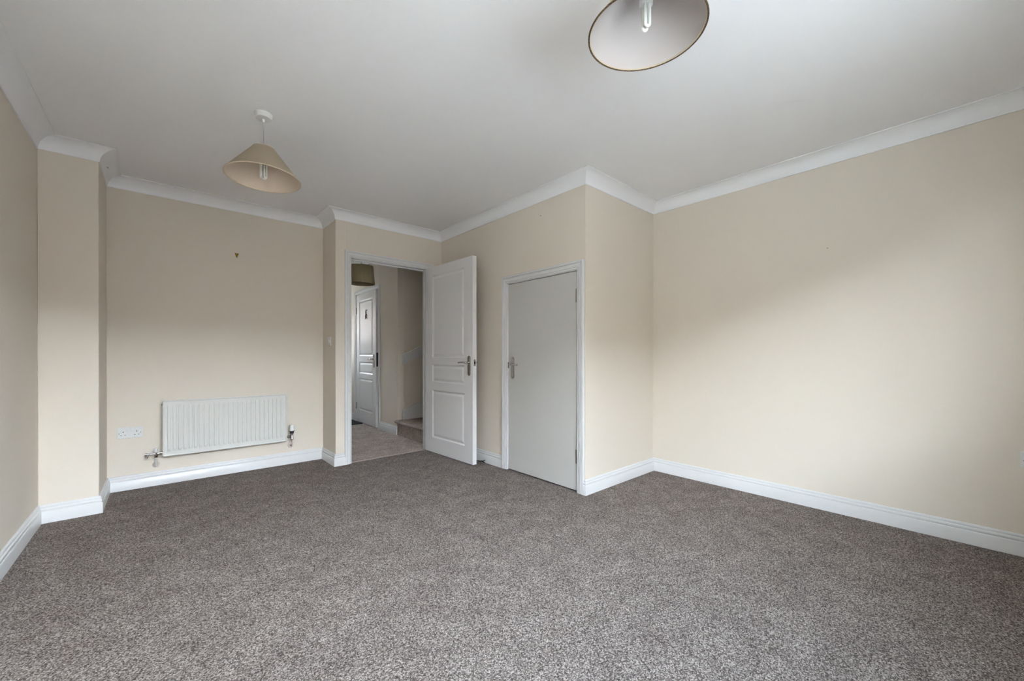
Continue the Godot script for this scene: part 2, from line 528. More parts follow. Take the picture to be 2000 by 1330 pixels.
func build_lounge_door() -> void:
	door_frame("trim_11", Vector3(0, 0, ZD), Vector3(1, 0, 0), Vector3(0, 0, 1), 1.372, 2.204, 1.998, 0.060, 0.1, 0.026, -0.045, "white moulded architrave and lining of the open hall doorway")
	var lk := boxes([[Vector3(1.3778, 0.93, ZD - 0.03), Vector3(1.3796, 1.02, ZD - 0.006)]])
	put(lk, "strike_plate", M.steel, get_node("trim_11"))
	# leaf: hinged at (2.17, -3.925), standing open a little past a right angle
	var A := Vector3(2.170, 0.0, -3.925)
	var B := Vector3(2.200, 0.0, -3.077)
	var u := (B - A).normalized()
	var w := Vector3.UP.cross(u)           # to the visible side: (-x)
	if w.x > 0: w = -w
	var root := base("door_1", Vector3.ZERO, "white three-panel moulded door standing wide open at the hall doorway", "door", "", "structure")
	root.transform = Transform3D(Basis(u, Vector3.UP, w), A)
	var W := 0.8485
	var y0 := 0.010
	var H := 1.992 - y0
	var t := Transform3D(Basis.IDENTITY, Vector3(0, y0, -0.022))
	var panels := [[0.140, 1.012, 0.716, 1.892], [0.140, 0.752, 0.716, 0.940], [0.140, 0.160, 0.720, 0.668]]
	var m := Mb.new()
	for z in [0.022, -0.022]:
		moulded_face(m, W, H, panels, z, t)
	for q in [[Vector3(0, 0, -0.022), Vector3(0, 0, 0.022), Vector3(0, H, 0.022), Vector3(0, H, -0.022), Vector3(-1, 0, 0)], [Vector3(W, 0, -0.022), Vector3(W, 0, 0.022), Vector3(W, H, 0.022), Vector3(W, H, -0.022), Vector3(1, 0, 0)], [Vector3(0, 0, -0.022), Vector3(0, 0, 0.022), Vector3(W, 0, 0.022), Vector3(W, 0, -0.022), Vector3(0, -1, 0)], [Vector3(0, H, -0.022), Vector3(0, H, 0.022), Vector3(W, H, 0.022), Vector3(W, H, -0.022), Vector3(0, 1, 0)]]:
		m.quad(t * q[0], t * q[1], t * q[2], t * q[3], q[4])
	put(m, "leaf", M.door, root)
	for p in panels:
		m = panel_mesh(p, 0.022, t)
		var b := panel_mesh(p, -0.022, t)
		m.v.append_array(b.v); m.g.append_array(b.g)
		put(m, "panel", M.door, root)
	var hd := Node3D.new()
	hd.name = "handle"
	root.add_child(hd, true)
	lever_handle(hd, Transform3D(Basis(Vector3(-1, 0, 0), Vector3.UP, Vector3(0, 0, 1)) , Vector3(0.795, 0.978, 0.0)), 0.115)
	# the far side's lever, seen only past the edge
	var hb := Node3D.new()
	hb.name = "handle"
	root.add_child(hb, true)
	lever_handle(hb, Transform3D(Basis(Vector3(-1, 0, 0), Vector3.UP, Vector3(0, 0, -1)), Vector3(0.795, 0.978, -0.044)), 0.115)
	m = Mb.new()
	m.box(Vector3(W - 0.0005, 0.946, -0.034), Vector3(W + 0.0012, 1.008, -0.011), 0.0004)
	var latch := put(m, "latch_plate", M.steel, root)
	m = Mb.new()
	m.box(Vector3(W + 0.001, 0.966, -0.029), Vector3(W + 0.0085, 0.988, -0.016), 0.001)
	put(m, "latch_bolt", M.dark, latch)
	for y in [0.23, 1.0, 1.77]:
		hinge(root, Vector3(-0.004, y, -0.046), 0.09, 0.006, Vector3(1, 0, 0), Vector3(0, 0, -1))

func build_cupboard_door() -> void:
	var o := Vector3(X2, 0, 0)
	# s runs along +z, the opening from -2.779 to -1.961
	door_frame("trim_12", o, Vector3(0, 0, 1), Vector3(-1, 0, 0), -2.781, -1.957, 1.706, 0.066, 0.1, 0.024, -0.046, "white moulded architrave and lining round the low cupboard door")
	var root := base("door_2", o, "low plain white flush cupboard door, closed", "door", "", "structure")
	var z0 := -2.770
	var z1 := -1.967
	root.transform = Transform3D(Basis(Vector3(0, 0, -1), Vector3.UP, Vector3(-1, 0, 0)), Vector3(X2, 0, z1))
	var W := z1 - z0
	# a gap of 4 mm at the hinge side and the head, wider at the floor
	var m := Mb.new()
	m.box(Vector3(0.002, 0.011, -0.044), Vector3(W - 0.001, 1.694, -0.001), 0.001)
	put(m, "leaf", M.flush_door, root)
	var hd := Node3D.new()
	hd.name = "handle"
	root.add_child(hd, true)
	lever_handle(hd, Transform3D(Basis(Vector3(-1, 0, 0), Vector3.UP, Vector3(0, 0, 1)), Vector3(W - 0.062, 0.965, -0.002)), 0.105, true)
	m = Mb.new()
	m.box(Vector3(W - 0.0055, 0.93, -0.014), Vector3(W + 0.004, 0.985, 0.0005), 0.0)
	put(m, "latch_keep", M.black, root)
	for y in [0.271, 1.507]:
		hinge(root, Vector3(0.003, y, 0.002), 0.105, 0.0045, Vector3(1, 0, 0), Vector3(0, 0, 1))

func build_windows() -> void:
	# the window behind the camera: two casements over a sill
	var a := -0.22
	var b := 1.58
	var y0 := 0.92
	var h := 2.12
	var t := 0.1
	struct(boxes([[Vector3(XL, 0, ZR), Vector3(a, CEIL, ZR + t)], [Vector3(b, 0, ZR), Vector3(X3, CEIL, ZR + t)], [Vector3(a, h, ZR), Vector3(b, CEIL, ZR + t)], [Vector3(a, 0, ZR), Vector3(b, y0, ZR + t)]]), "wall_rear", M.wall, "cream wall with the window behind the camera", "wall")
	var root := base("window_1", Vector3(0, 0, ZR), "white framed casement window behind the camera", "window", "", "structure")
	var m := Mb.new()
	m.box(Vector3(a, y0, 0.04), Vector3(a + 0.05, h, 0.09), 0.003)
	m.box(Vector3(b - 0.05, y0, 0.04), Vector3(b, h, 0.09), 0.003)
	m.box(Vector3(a, h - 0.05, 0.04), Vector3(b, h, 0.09), 0.003)
	m.box(Vector3(a, y0, 0.04), Vector3(b, y0 + 0.05, 0.09), 0.003)
	m.box(Vector3((a + b) * 0.5 - 0.035, y0, 0.04), Vector3((a + b) * 0.5 + 0.035, h, 0.09), 0.003)
	put(m, "window_frame", M.gloss, root)
	put(boxes([[Vector3(a - 0.03, y0 - 0.02, -0.05), Vector3(b + 0.03, y0, 0.04), 0.006]]), "sill_board", M.gloss, root)
	for q in [[a + 0.05, (a + b) * 0.5 - 0.035], [(a + b) * 0.5 + 0.035, b - 0.05]]:
		put(boxes([[Vector3(q[0], y0 + 0.05, 0.062), Vector3(q[1], h - 0.05, 0.066)]]), "pane", M.glass, root)

func build_hall() -> void:
	var H := CEIL
	struct(boxes([[Vector3(X1 - 0.0, 0, ZF), Vector3(X1 + 0.1, H, ZB - 0.1)]]), "wall_hall_left", M.wall, "hall wall hidden left of the doorway", "wall")
	# hall wall with the hall door, opening z -6.43 .. -5.56
	struct(boxes([[Vector3(XH, 0, -5.55), Vector3(XH + 0.1, H, ZS), 0.003], [Vector3(XH, 2.01, -6.435), Vector3(XH + 0.1, H, -5.55)], [Vector3(XH, 0, ZF), Vector3(XH + 0.1, H, -6.435)]]), "wall_hall_right", M.wall, "cream hall wall beside the hall door, ending at the stairs", "wall")
	struct(boxes([[Vector3(XH + 0.1, 0, ZS - 0.1), Vector3(X3, H, ZS)]]), "wall_stairs", M.wall, "cream wall beside the carpeted stairs", "wall")
	var fa := 1.42
	var fb := 2.22
	struct(boxes([[Vector3(X1 + 0.1, 0, ZF - 0.1), Vector3(fa, H, ZF)], [Vector3(fb, 0, ZF - 0.1), Vector3(X3, H, ZF)], [Vector3(fa, 2.05, ZF - 0.1), Vector3(fb, H, ZF)]]), "wall_hall_end", M.wall, "hall end wall round the front door", "wall")
	# front door with a tall glazed light
	var fd := base("door_4", Vector3(0, 0, ZF - 0.07), "white front door with a glazed upper light, out of sight at the hall end", "door", "", "structure")
	put(boxes([[Vector3(fa, 0, 0), Vector3(1.64, 2.05, 0.045)], [Vector3(1.98, 0, 0), Vector3(fb, 2.05, 0.045)], [Vector3(1.64, 0, 0), Vector3(1.98, 1.35, 0.045)], [Vector3(1.64, 1.97, 0), Vector3(1.98, 2.05, 0.045)]]), "leaf", M.door, fd)
	put(boxes([[Vector3(1.64, 1.35, 0.02), Vector3(1.98, 1.97, 0.025)]]), "pane", M.glass, fd)
	# hall door
	door_frame("trim_13", Vector3(XH, 0, 0), Vector3(0, 0, 1), Vector3(-1, 0, 0), -6.425, -5.555, 2.000, 0.060, 0.1, 0.02, -0.050, "white architrave round the far hall door seen through the doorway")
	var root := base("door_3", Vector3.ZERO, "white three-panel hall door with a dark metal ornament, seen through the doorway", "door", "", "structure")
	var hinge_at := Vector3(XH - 0.002, 0, -6.415)
	var ang := 0.038
	root.transform = Transform3D(Basis(Vector3(-sin(ang), 0, cos(ang)), Vector3.UP, Vector3(-cos(ang), 0, -sin(ang))), hinge_at)
	var W := 0.842
	var y0 := 0.012
	var HH := 1.975
	var t := Transform3D(Basis.IDENTITY, Vector3(0, y0, -0.020))
	var panels := [[0.135, 1.025, 0.715, 1.880], [0.135, 0.755, 0.715, 0.932], [0.135, 0.185, 0.715, 0.680]]
	var m := Mb.new()
	moulded_face(m, W, HH, panels, 0.020, t)
	m.quad(t * Vector3(W, 0, -0.02), t * Vector3(W, 0, 0.02), t * Vector3(W, HH, 0.02), t * Vector3(W, HH, -0.02), Vector3(1, 0, 0))
	m.quad(t * Vector3(0, 0, -0.02), t * Vector3(0, 0, 0.02), t * Vector3(0, HH, 0.02), t * Vector3(0, HH, -0.02), Vector3(-1, 0, 0))
	m.quad(t * Vector3(0, 0, -0.02), t * Vector3(W, 0, -0.02), t * Vector3(W, HH, -0.02), t * Vector3(0, HH, -0.02), Vector3(0, 0, -1))
	m.quad(t * Vector3(0, HH, -0.02), t * Vector3(W, HH, -0.02), t * Vector3(W, HH, 0.02), t * Vector3(0, HH, 0.02), Vector3(0, 1, 0))
	m.quad(t * Vector3(0, 0, -0.02), t * Vector3(W, 0, -0.02), t * Vector3(W, 0, 0.02), t * Vector3(0, 0, 0.02), Vector3(0, -1, 0))
	put(m, "leaf", M.door, root)
	for p in panels:
		put(panel_mesh(p, 0.020, t), "panel", M.door, root)
	var hd := Node3D.new()
	hd.name = "handle"
	root.add_child(hd, true)
	lever_handle(hd, Transform3D(Basis(Vector3(-1, 0, 0), Vector3.UP, Vector3(0, 0, 1)), Vector3(0.775, 0.995, 0.0)), 0.115)
	put(boxes([[Vector3(W - 0.001, 0.885, -0.036), Vector3(W + 0.0015, 1.085, -0.008)]]), "lock_plate", M.black, root)
	hinge(root, Vector3(0.002, 0.25, 0.004), 0.10, 0.007, Vector3(1, 0, 0), Vector3(0, 0, 1))
	hinge(root, Vector3(0.002, 1.75, 0.004), 0.10, 0.007, Vector3(1, 0, 0), Vector3(0, 0, 1))
	# skirtings of the hall
	var sp := skirting_profile()
	m = Mb.new()
	m.sweep(sp, Vector3(XH, 0, -5.493), Vector3(0, 0, 1), Vector3(-1, 0, 0), Vector3.UP, ZS + 5.493, 0, 0)
	struct(m, "baseboard_hall", M.gloss, "white skirting between the hall door and the stairs", "skirting board")
	m = Mb.new()
	m.sweep(sp, Vector3(XH, 0, ZF), Vector3(0, 0, 1), Vector3(-1, 0, 0), Vector3.UP, -6.487 - ZF, 0, 0)
	struct(m, "baseboard_hall_end", M.gloss, "white skirting beyond the hall door, by the dark mat", "skirting board")
	# stairs: carpeted steps rising to the right, each with a rounded nosing
	var stairs := base("staircase", Vector3(XH, 0, 0), "brown-grey carpeted stairs rising to the right, bottom step in view", "stairs")
	var rise := 0.195
	var going := 0.40
	var x := -0.005
	for i in 3:
		var y := rise * (i + 1)
		var prof := PackedVector2Array([Vector2(x, 0.0), Vector2(x, y - 0.055), Vector2(x - 0.006, y - 0.045), Vector2(x - 0.022, y - 0.038)])
		for k in 9:
			var a := -PI * 0.5 - PI * k / 8.0
			prof.append(Vector2(x - 0.022 + cos(a) * 0.019, y - 0.019 + sin(a) * 0.019))
		prof.append(Vector2(1.03, y))
		prof.append(Vector2(1.03, 0.0))
		m = Mb.new()
		m.sweep(prof, Vector3(0, 0, ZS + 0.001), Vector3(0, 0, 1), Vector3(1, 0, 0), Vector3.UP, ZD - 0.102 - ZS, 0, 0)
		put(m, "step", M.hall_carpet, stairs)
		x += going
	# string board on the wall with a moulded top edge
	m = Mb.new()
	var s0 := Vector2(2.405, 0.19)
	m.sweep(PackedVector2Array([Vector2(2.405, 0.19), Vector2(2.405, 0.305), Vector2(3.30, 0.659), Vector2(3.30, 0.19)]), Vector3(0, 0, ZS), Vector3(0, 0, 1), Vector3(1, 0, 0), Vector3.UP, 0.018)
	m.sweep(PackedVector2Array([Vector2(2.392, 0.19), Vector2(2.392, 0.312), Vector2(3.30, 0.672), Vector2(3.30, 0.650), Vector2(2.414, 0.299), Vector2(2.414, 0.19)]), Vector3(0, 0, ZS), Vector3(0, 0, 1), Vector3(1, 0, 0), Vector3.UP, 0.028)
	for i in m.v.size():
		m.v[i].x -= XH
		m.v[i].z += 0.002
	put(m, "string_board", M.gloss, stairs)
	# rail board on the stair wall
	m = Mb.new()
	m.sweep(PackedVector2Array([Vector2(0, -0.135), Vector2(0, 0), Vector2(0.90, 0.398), Vector2(0.90, 0.263)]), Vector3.ZERO, Vector3(0, 0, 1), Vector3(1, 0, 0), Vector3.UP, 0.022)
	var rail := put(m, "rail_board", M.gloss)
	rail.position = Vector3(2.385, 1.054, ZS)
	tag(rail, "white sloping rail board fixed to the wall above the stairs", "rail")
	# mat at the far end of the hall
	m = Mb.new()
	m.box(Vector3(1.45, 0, -6.95), Vector3(2.302, 0.012, -6.09), 0.004)
	var mat_ := put(m, "door_mat", M.dark)
	tag(mat_, "dark doormat at the far end of the hall", "mat")
	# hall pendant: short drum shade of pale glass panels
	var L := base("hall_pendant_lamp", Vector3(1.79, 1.90, -4.78), "small olive drum-shaded pendant lamp hanging in the hall", "lamp")
	m = Mb.new()
	m.tube([Vector3(0, 0.19, 0), Vector3(0, CEIL - 1.90 - 0.025, 0)], 0.0035, 8)
	put(m, "flex", M.black, L)
	m = Mb.new()
	m.lathe(PackedVector2Array([Vector2(0, CEIL - 1.90 - 0.028), Vector2(0.03, CEIL - 1.90 - 0.026), Vector2(0.045, CEIL - 1.90)]), Transform3D.IDENTITY, 24)
	put(m, "ceiling_rose", M.white_plastic, L)
	m = Mb.new()
	var prof2 := PackedVector2Array([Vector2(0.150, 0.0), Vector2(0.132, 0.215), Vector2(0.128, 0.215), Vector2(0.146, 0.0), Vector2(0.150, 0.0)])
	m.lathe(prof2, Transform3D.IDENTITY, 40)
	var sh := put(m, "shade", M.glass_shade, L)
	m = Mb.new()
	for k in 8:
		var a := TAU * k / 8.0 + 0.35
		m.tube([Vector3(cos(a) * 0.151, 0.002, sin(a) * 0.151), Vector3(cos(a) * 0.133, 0.213, sin(a) * 0.133)], 0.0025, 6)
	put(m, "rib", M.piping, sh)
	m = Mb.new()
	for k in 3:
		var a := TAU * k / 3.0
		m.tube([Vector3(0, 0.195, 0), Vector3(cos(a) * 0.131, 0.212, sin(a) * 0.131)], 0.002, 6)
	m.lathe(PackedVector2Array([Vector2(0, 0.19), Vector2(0.02, 0.19), Vector2(0.02, 0.14), Vector2(0, 0.14)]), Transform3D.IDENTITY, 16, -1.0)
	put(m, "lamp_holder", M.white_plastic, L)
	m = Mb.new()
	var bp := PackedVector2Array()
	for k in 13:
		var a := PI * k / 12.0
		bp.append(Vector2(sin(a) * 0.03, 0.09 - cos(a) * 0.03))
	bp[12] = Vector2(0.012, 0.14)
	m.lathe(bp, Transform3D.IDENTITY, 20)
	put(m, "bulb", M.tube, L)
	# pale threshold strip where the carpets meet
	m = Mb.new()
	m.sweep(PackedVector2Array([Vector2(-0.013, 0), Vector2(-0.010, 0.0025), Vector2(0, 0.0045), Vector2(0.010, 0.0025), Vector2(0.013, 0)]), Vector3(1.378, 0, ZD - 0.03), Vector3(1, 0, 0), Vector3(0, 0, 1), Vector3.UP, 0.82)
	var th := put(m, "threshold_strip", M.copper_painted)
	tag(th, "thin pale metal threshold strip across the hall doorway", "threshold")

func build_radiator() -> void:
	var W := 0.880
	var H := 0.446
	var root := base("radiator", Vector3(0.007, 0.236, ZB), "white ribbed panel radiator on the back wall", "radiator")
	var zf := 0.084     # front face, from the wall
	var th := 0.022
	# front sheet as a height field: pressed vertical flutes between two plain bands
	var m := Mb.new()
	var r := 0.011
	m.gid += 1
	var n := 25
	var pitch := 0.0333
	var x0 := (W - pitch * n) * 0.5
	var xs := [0.012, 0.016]
	var kind := [0.0, 0.0]
	for i in n:
		var c := x0 + pitch * (i + 0.5)
		for q in [[-0.0135, 0.0], [-0.0095, 1.0], [0.0065, 1.0], [0.0115, 0.0]]:
			xs.append(c + q[0]); kind.append(q[1])
	xs.append(W - 0.016); kind.append(0.0)
	xs.append(W - 0.012); kind.append(0.0)
	var ys := [0.012, 0.036, 0.044, 0.056, H - 0.050, H - 0.040, H - 0.034, H - 0.012]
	var up := [0.0, 0.0, 0.5, 1.0, 1.0, 0.5, 0.0, 0.0]
	for i in xs.size() - 1:
		for j in ys.size() - 1:
			var f := func(a: int, b: int) -> Vector3: return Vector3(xs[a], ys[b], zf - 0.008 + 0.008 * kind[a] * up[b])
			m.quad(f.call(i, j), f.call(i + 1, j), f.call(i + 1, j + 1), f.call(i, j + 1), Vector3(0, 0, 1))
	put(m, "panel", M.radiator, root)
	# rolled rim round the sheet and the body behind it
	m = Mb.new()
	var rim := [Vector3(r, r, 0), Vector3(W - r, r, 0), Vector3(W - r, H - r, 0), Vector3(r, H - r, 0)]
	var loop := []
	for k in 4:
		var c: Vector3 = rim[k]
		for q in 5:
			var a := PI + PI * 0.5 * k + PI * 0.5 * q / 4.0
			loop.append(c + Vector3(cos(a) * (r - 0.004), sin(a) * (r - 0.004), zf - 0.007))
	loop.append(loop[0]); loop.append(loop[1])
	m.tube(loop, 0.0065, 10, false)
	m.box(Vector3(0.003, 0.003, zf - 0.006 - th), Vector3(W - 0.003, H - 0.003, zf - 0.0068), 0.004)
	put(m, "rim", M.radiator, root)
	m = Mb.new()
	for i in 24:
		var c := 0.05 + i * 0.0335
		m.box(Vector3(c, 0.03, 0.024), Vector3(c + 0.014, H - 0.03, zf - 0.006 - th))
	put(m, "convector_fin", M.radiator, root)
	m = Mb.new()
	for x in [0.12, W - 0.15]:
		m = Mb.new()
		m.box(Vector3(x, 0.02, 0.0), Vector3(x + 0.03, H - 0.06, 0.024), 0.002)
		put(m, "wall_bracket", M.radiator, root)
	# plugs at the top corners
	var side := Transform3D(Basis(Vector3(0, 1, 0), Vector3(-1, 0, 0), Vector3(0, 0, 1)), Vector3(0.004, H - 0.03, zf - 0.018))
	m = Mb.new()
	m.lathe(PackedVector2Array([Vector2(0.0105, 0), Vector2(0.0105, 0.006), Vector2(0.006, 0.006), Vector2(0.006, 0.011), Vector2(0, 0.011)]), side, 12)
	put(m, "blanking_plug", M.steel, root)
	m = Mb.new()
	m.lathe(PackedVector2Array([Vector2(0.0105, 0), Vector2(0.0105, 0.005), Vector2(0.005, 0.005), Vector2(0.005, 0.009), Vector2(0, 0.009)]), Transform3D(Basis(Vector3(0, -1, 0), Vector3(1, 0, 0), Vector3(0, 0, 1)), Vector3(W - 0.004, H - 0.03, zf - 0.018)), 12)
	put(m, "air_vent", M.steel, root)
	# lockshield valve with a drain cock, left
	var zv := zf - 0.018
	var lv := Node3D.new()
	lv.name = "lockshield_valve"
	root.add_child(lv, true)
	lv.position = Vector3(-0.040, 0.030, zv)
	m = Mb.new()
	m.tube([Vector3(0.044, 0, 0), Vector3(0.02, 0, 0)], 0.0115, 6)
	m.tube([Vector3(0.03, 0, 0), Vector3(-0.058, 0.0, 0)], 0.0075, 12)
	m.lathe(PackedVector2Array([Vector2(0.010, -0.03), Vector2(0.0125, -0.026), Vector2(0.0125, -0.012), Vector2(0.0105, -0.01), Vector2(0.0105, 0.012), Vector2(0, 0.014)]), Transform3D.IDENTITY, 12)
	m.tube([Vector3(-0.05, 0, 0), Vector3(-0.066, 0, 0)], 0.0105, 6)
	m.tube([Vector3(-0.048, 0.0, 0), Vector3(-0.054, -0.028, 0.004)], 0.006, 8)
	put(m, "valve_body", M.chrome, lv)
	m = Mb.new()
	m.lathe(PackedVector2Array([Vector2(0.0125, 0.010), Vector2(0.014, 0.014), Vector2(0.0135, 0.038), Vector2(0.011, 0.045), Vector2(0, 0.047)]), Transform3D.IDENTITY, 20)
	put(m, "valve_cap", M.white_plastic, lv)
	# thermostatic valve, right
	var tv := Node3D.new()
	tv.name = "thermostatic_valve"
	root.add_child(tv, true)
	tv.position = Vector3(W + 0.046, 0.038, zv)
	m = Mb.new()
	m.tube([Vector3(-0.050, 0, 0), Vector3(-0.026, 0, 0)], 0.0120, 6)
	m.tube([Vector3(-0.03, 0, 0), Vector3(0, 0, 0)], 0.009, 12)
	m.lathe(PackedVector2Array([Vector2(0.010, -0.034), Vector2(0.0130, -0.030), Vector2(0.0130, -0.015), Vector2(0.011, -0.012), Vector2(0.011, 0.022), Vector2(0.0135, 0.024), Vector2(0.0135, 0.034), Vector2(0, 0.034)]), Transform3D.IDENTITY, 12)
	put(m, "valve_body", M.chrome, tv)
	m = Mb.new()
	m.lathe(PackedVector2Array([Vector2(0, 0.03), Vector2(0.016, 0.03), Vector2(0.017, 0.048), Vector2(0.0255, 0.051), Vector2(0.0255, 0.055), Vector2(0, 0.056)]), Transform3D.IDENTITY, 20)
	put(m, "collar", M.black, tv)
	m = Mb.new()
	m.lathe(PackedVector2Array([Vector2(0, 0.055), Vector2(0.0245, 0.055), Vector2(0.0255, 0.060), Vector2(0.0225, 0.078), Vector2(0.0212, 0.088), Vector2(0.0212, 0.104), Vector2(0.018, 0.111), Vector2(0, 0.113)]), Transform3D.IDENTITY, 24)
	for k in 14:
		var a := TAU * k / 14.0
		m.tube([Vector3(cos(a) * 0.0235, 0.062, sin(a) * 0.0235), Vector3(cos(a) * 0.0212, 0.078, sin(a) * 0.0212)], 0.0018, 5)
	put(m, "thermostat_head", M.white_plastic, tv)
	# tails: down from each valve, elbow into the wall, with a ring plate
	for q in [[-0.040, 0.030, -0.03, -0.137], [W + 0.046, 0.038, -0.034, -0.134]]:
		m = Mb.new()
		var top := Vector3(q[0], q[1] + q[2] + 0.004, zv)
		var bot := Vector3(q[0], q[1] + q[3] + 0.05 - 0.012, zv)
		m.tube([top, bot + Vector3(0, 0.012, 0), bot + Vector3(0, 0.004, -0.003), bot + Vector3(0, 0, -0.011), bot + Vector3(0, 0, -zv)], 0.0055, 10)
		var pipe := put(m, "pipe", M.white_plastic if q[0] < 0 else M.copper_painted, root)
		m = Mb.new()
		m.lathe(PackedVector2Array([Vector2(0.0075, 0.0), Vector2(0.0075, 0.005), Vector2(0.011, 0.006), Vector2(0.021, 0.003), Vector2(0.024, 0)]), Transform3D(Basis(Vector3(1, 0, 0), Vector3(0, 0, 1), Vector3(0, -1, 0)), Vector3(q[0], bot.y, 0.0)), 28, -1.0)
		put(m, "pipe_collar", M.collar, pipe)

func socket_face(root: Node3D) -> void:
	# x right, y up, z out of the wall; the plate is 147 x 86 mm
	var m := Mb.new()
	var w := 0.0735
	var h := 0.043
	# soft-edged plate: base and a slightly smaller raised field
	m.box(Vector3(-w, -h, 0), Vector3(w, h, 0.0075), 0.0025)
	put(m, "plate", M.white_plastic, root)
	for s in [-1.0, 1.0]:
		m = Mb.new()
		var x: float = s * 0.0115
		m.box(Vector3(x - 0.0088, 0.008, 0.0065), Vector3(x + 0.0088, 0.032, 0.0108), 0.0018, Transform3D(Basis(Vector3(1, 0, 0), 0.06), Vector3(0, 0, 0)))
		put(m, "rocker", M.white_plastic, root)
		m = Mb.new()
		var c: float = s * 0.0385
		m.box(Vector3(c - 0.0022, 0.004, 0.0074), Vector3(c + 0.0022, 0.0125, 0.0078))
		put(m, "earth_slot", M.black, root)
		for k in [-0.0111, 0.0111]:
			m = Mb.new()
			m.box(Vector3(c + k - 0.0034, -0.020, 0.0074), Vector3(c + k + 0.0034, -0.0155, 0.0078))
			put(m, "pin_slot", M.slot, root)
		m = Mb.new()
		m.lathe(PackedVector2Array([Vector2(0.0036, 0), Vector2(0.0036, 0.0006), Vector2(0, 0.0011)]), Transform3D(Basis(Vector3(1, 0, 0), Vector3(0, 0, 1), Vector3(0, -1, 0)), Vector3(s * 0.0605, -0.0035, 0.0074)), 12)
		put(m, "screw", M.steel, root)

func build_sockets() -> void:
	M.slot = plain(Color(0.33, 0.32, 0.31), 0.7)
	var a := base("wall_socket", Vector3(-0.1845, 0.4445, ZB), "white double wall socket on the back wall left of the radiator", "socket")
	socket_face(a)
	var b := base("wall_socket", Vector3(X3, 0.504, 0.199 + 0.0735), "white double wall socket on the right wall, cut by the photo's right edge", "socket")
	b.rotation.y = -PI / 2
	socket_face(b)
	# light switch on the return wall
	var s := base("light_switch", Vector3(X1, 1.183, -4.105), "small white light switch on the short return wall by the doorway", "switch")
	s.rotation.y = -PI / 2
	put(boxes([[Vector3(-0.043, -0.043, 0), Vector3(0.043, 0.043, 0.008), 0.0025]]), "plate", M.white_plastic, s)
	var m := Mb.new()
	m.box(Vector3(-0.008, -0.014, 0.006), Vector3(0.008, 0.014, 0.0118), 0.002, Transform3D(Basis(Vector3(1, 0, 0), 0.12), Vector3.ZERO))
	put(m, "rocker", M.white_plastic, s)

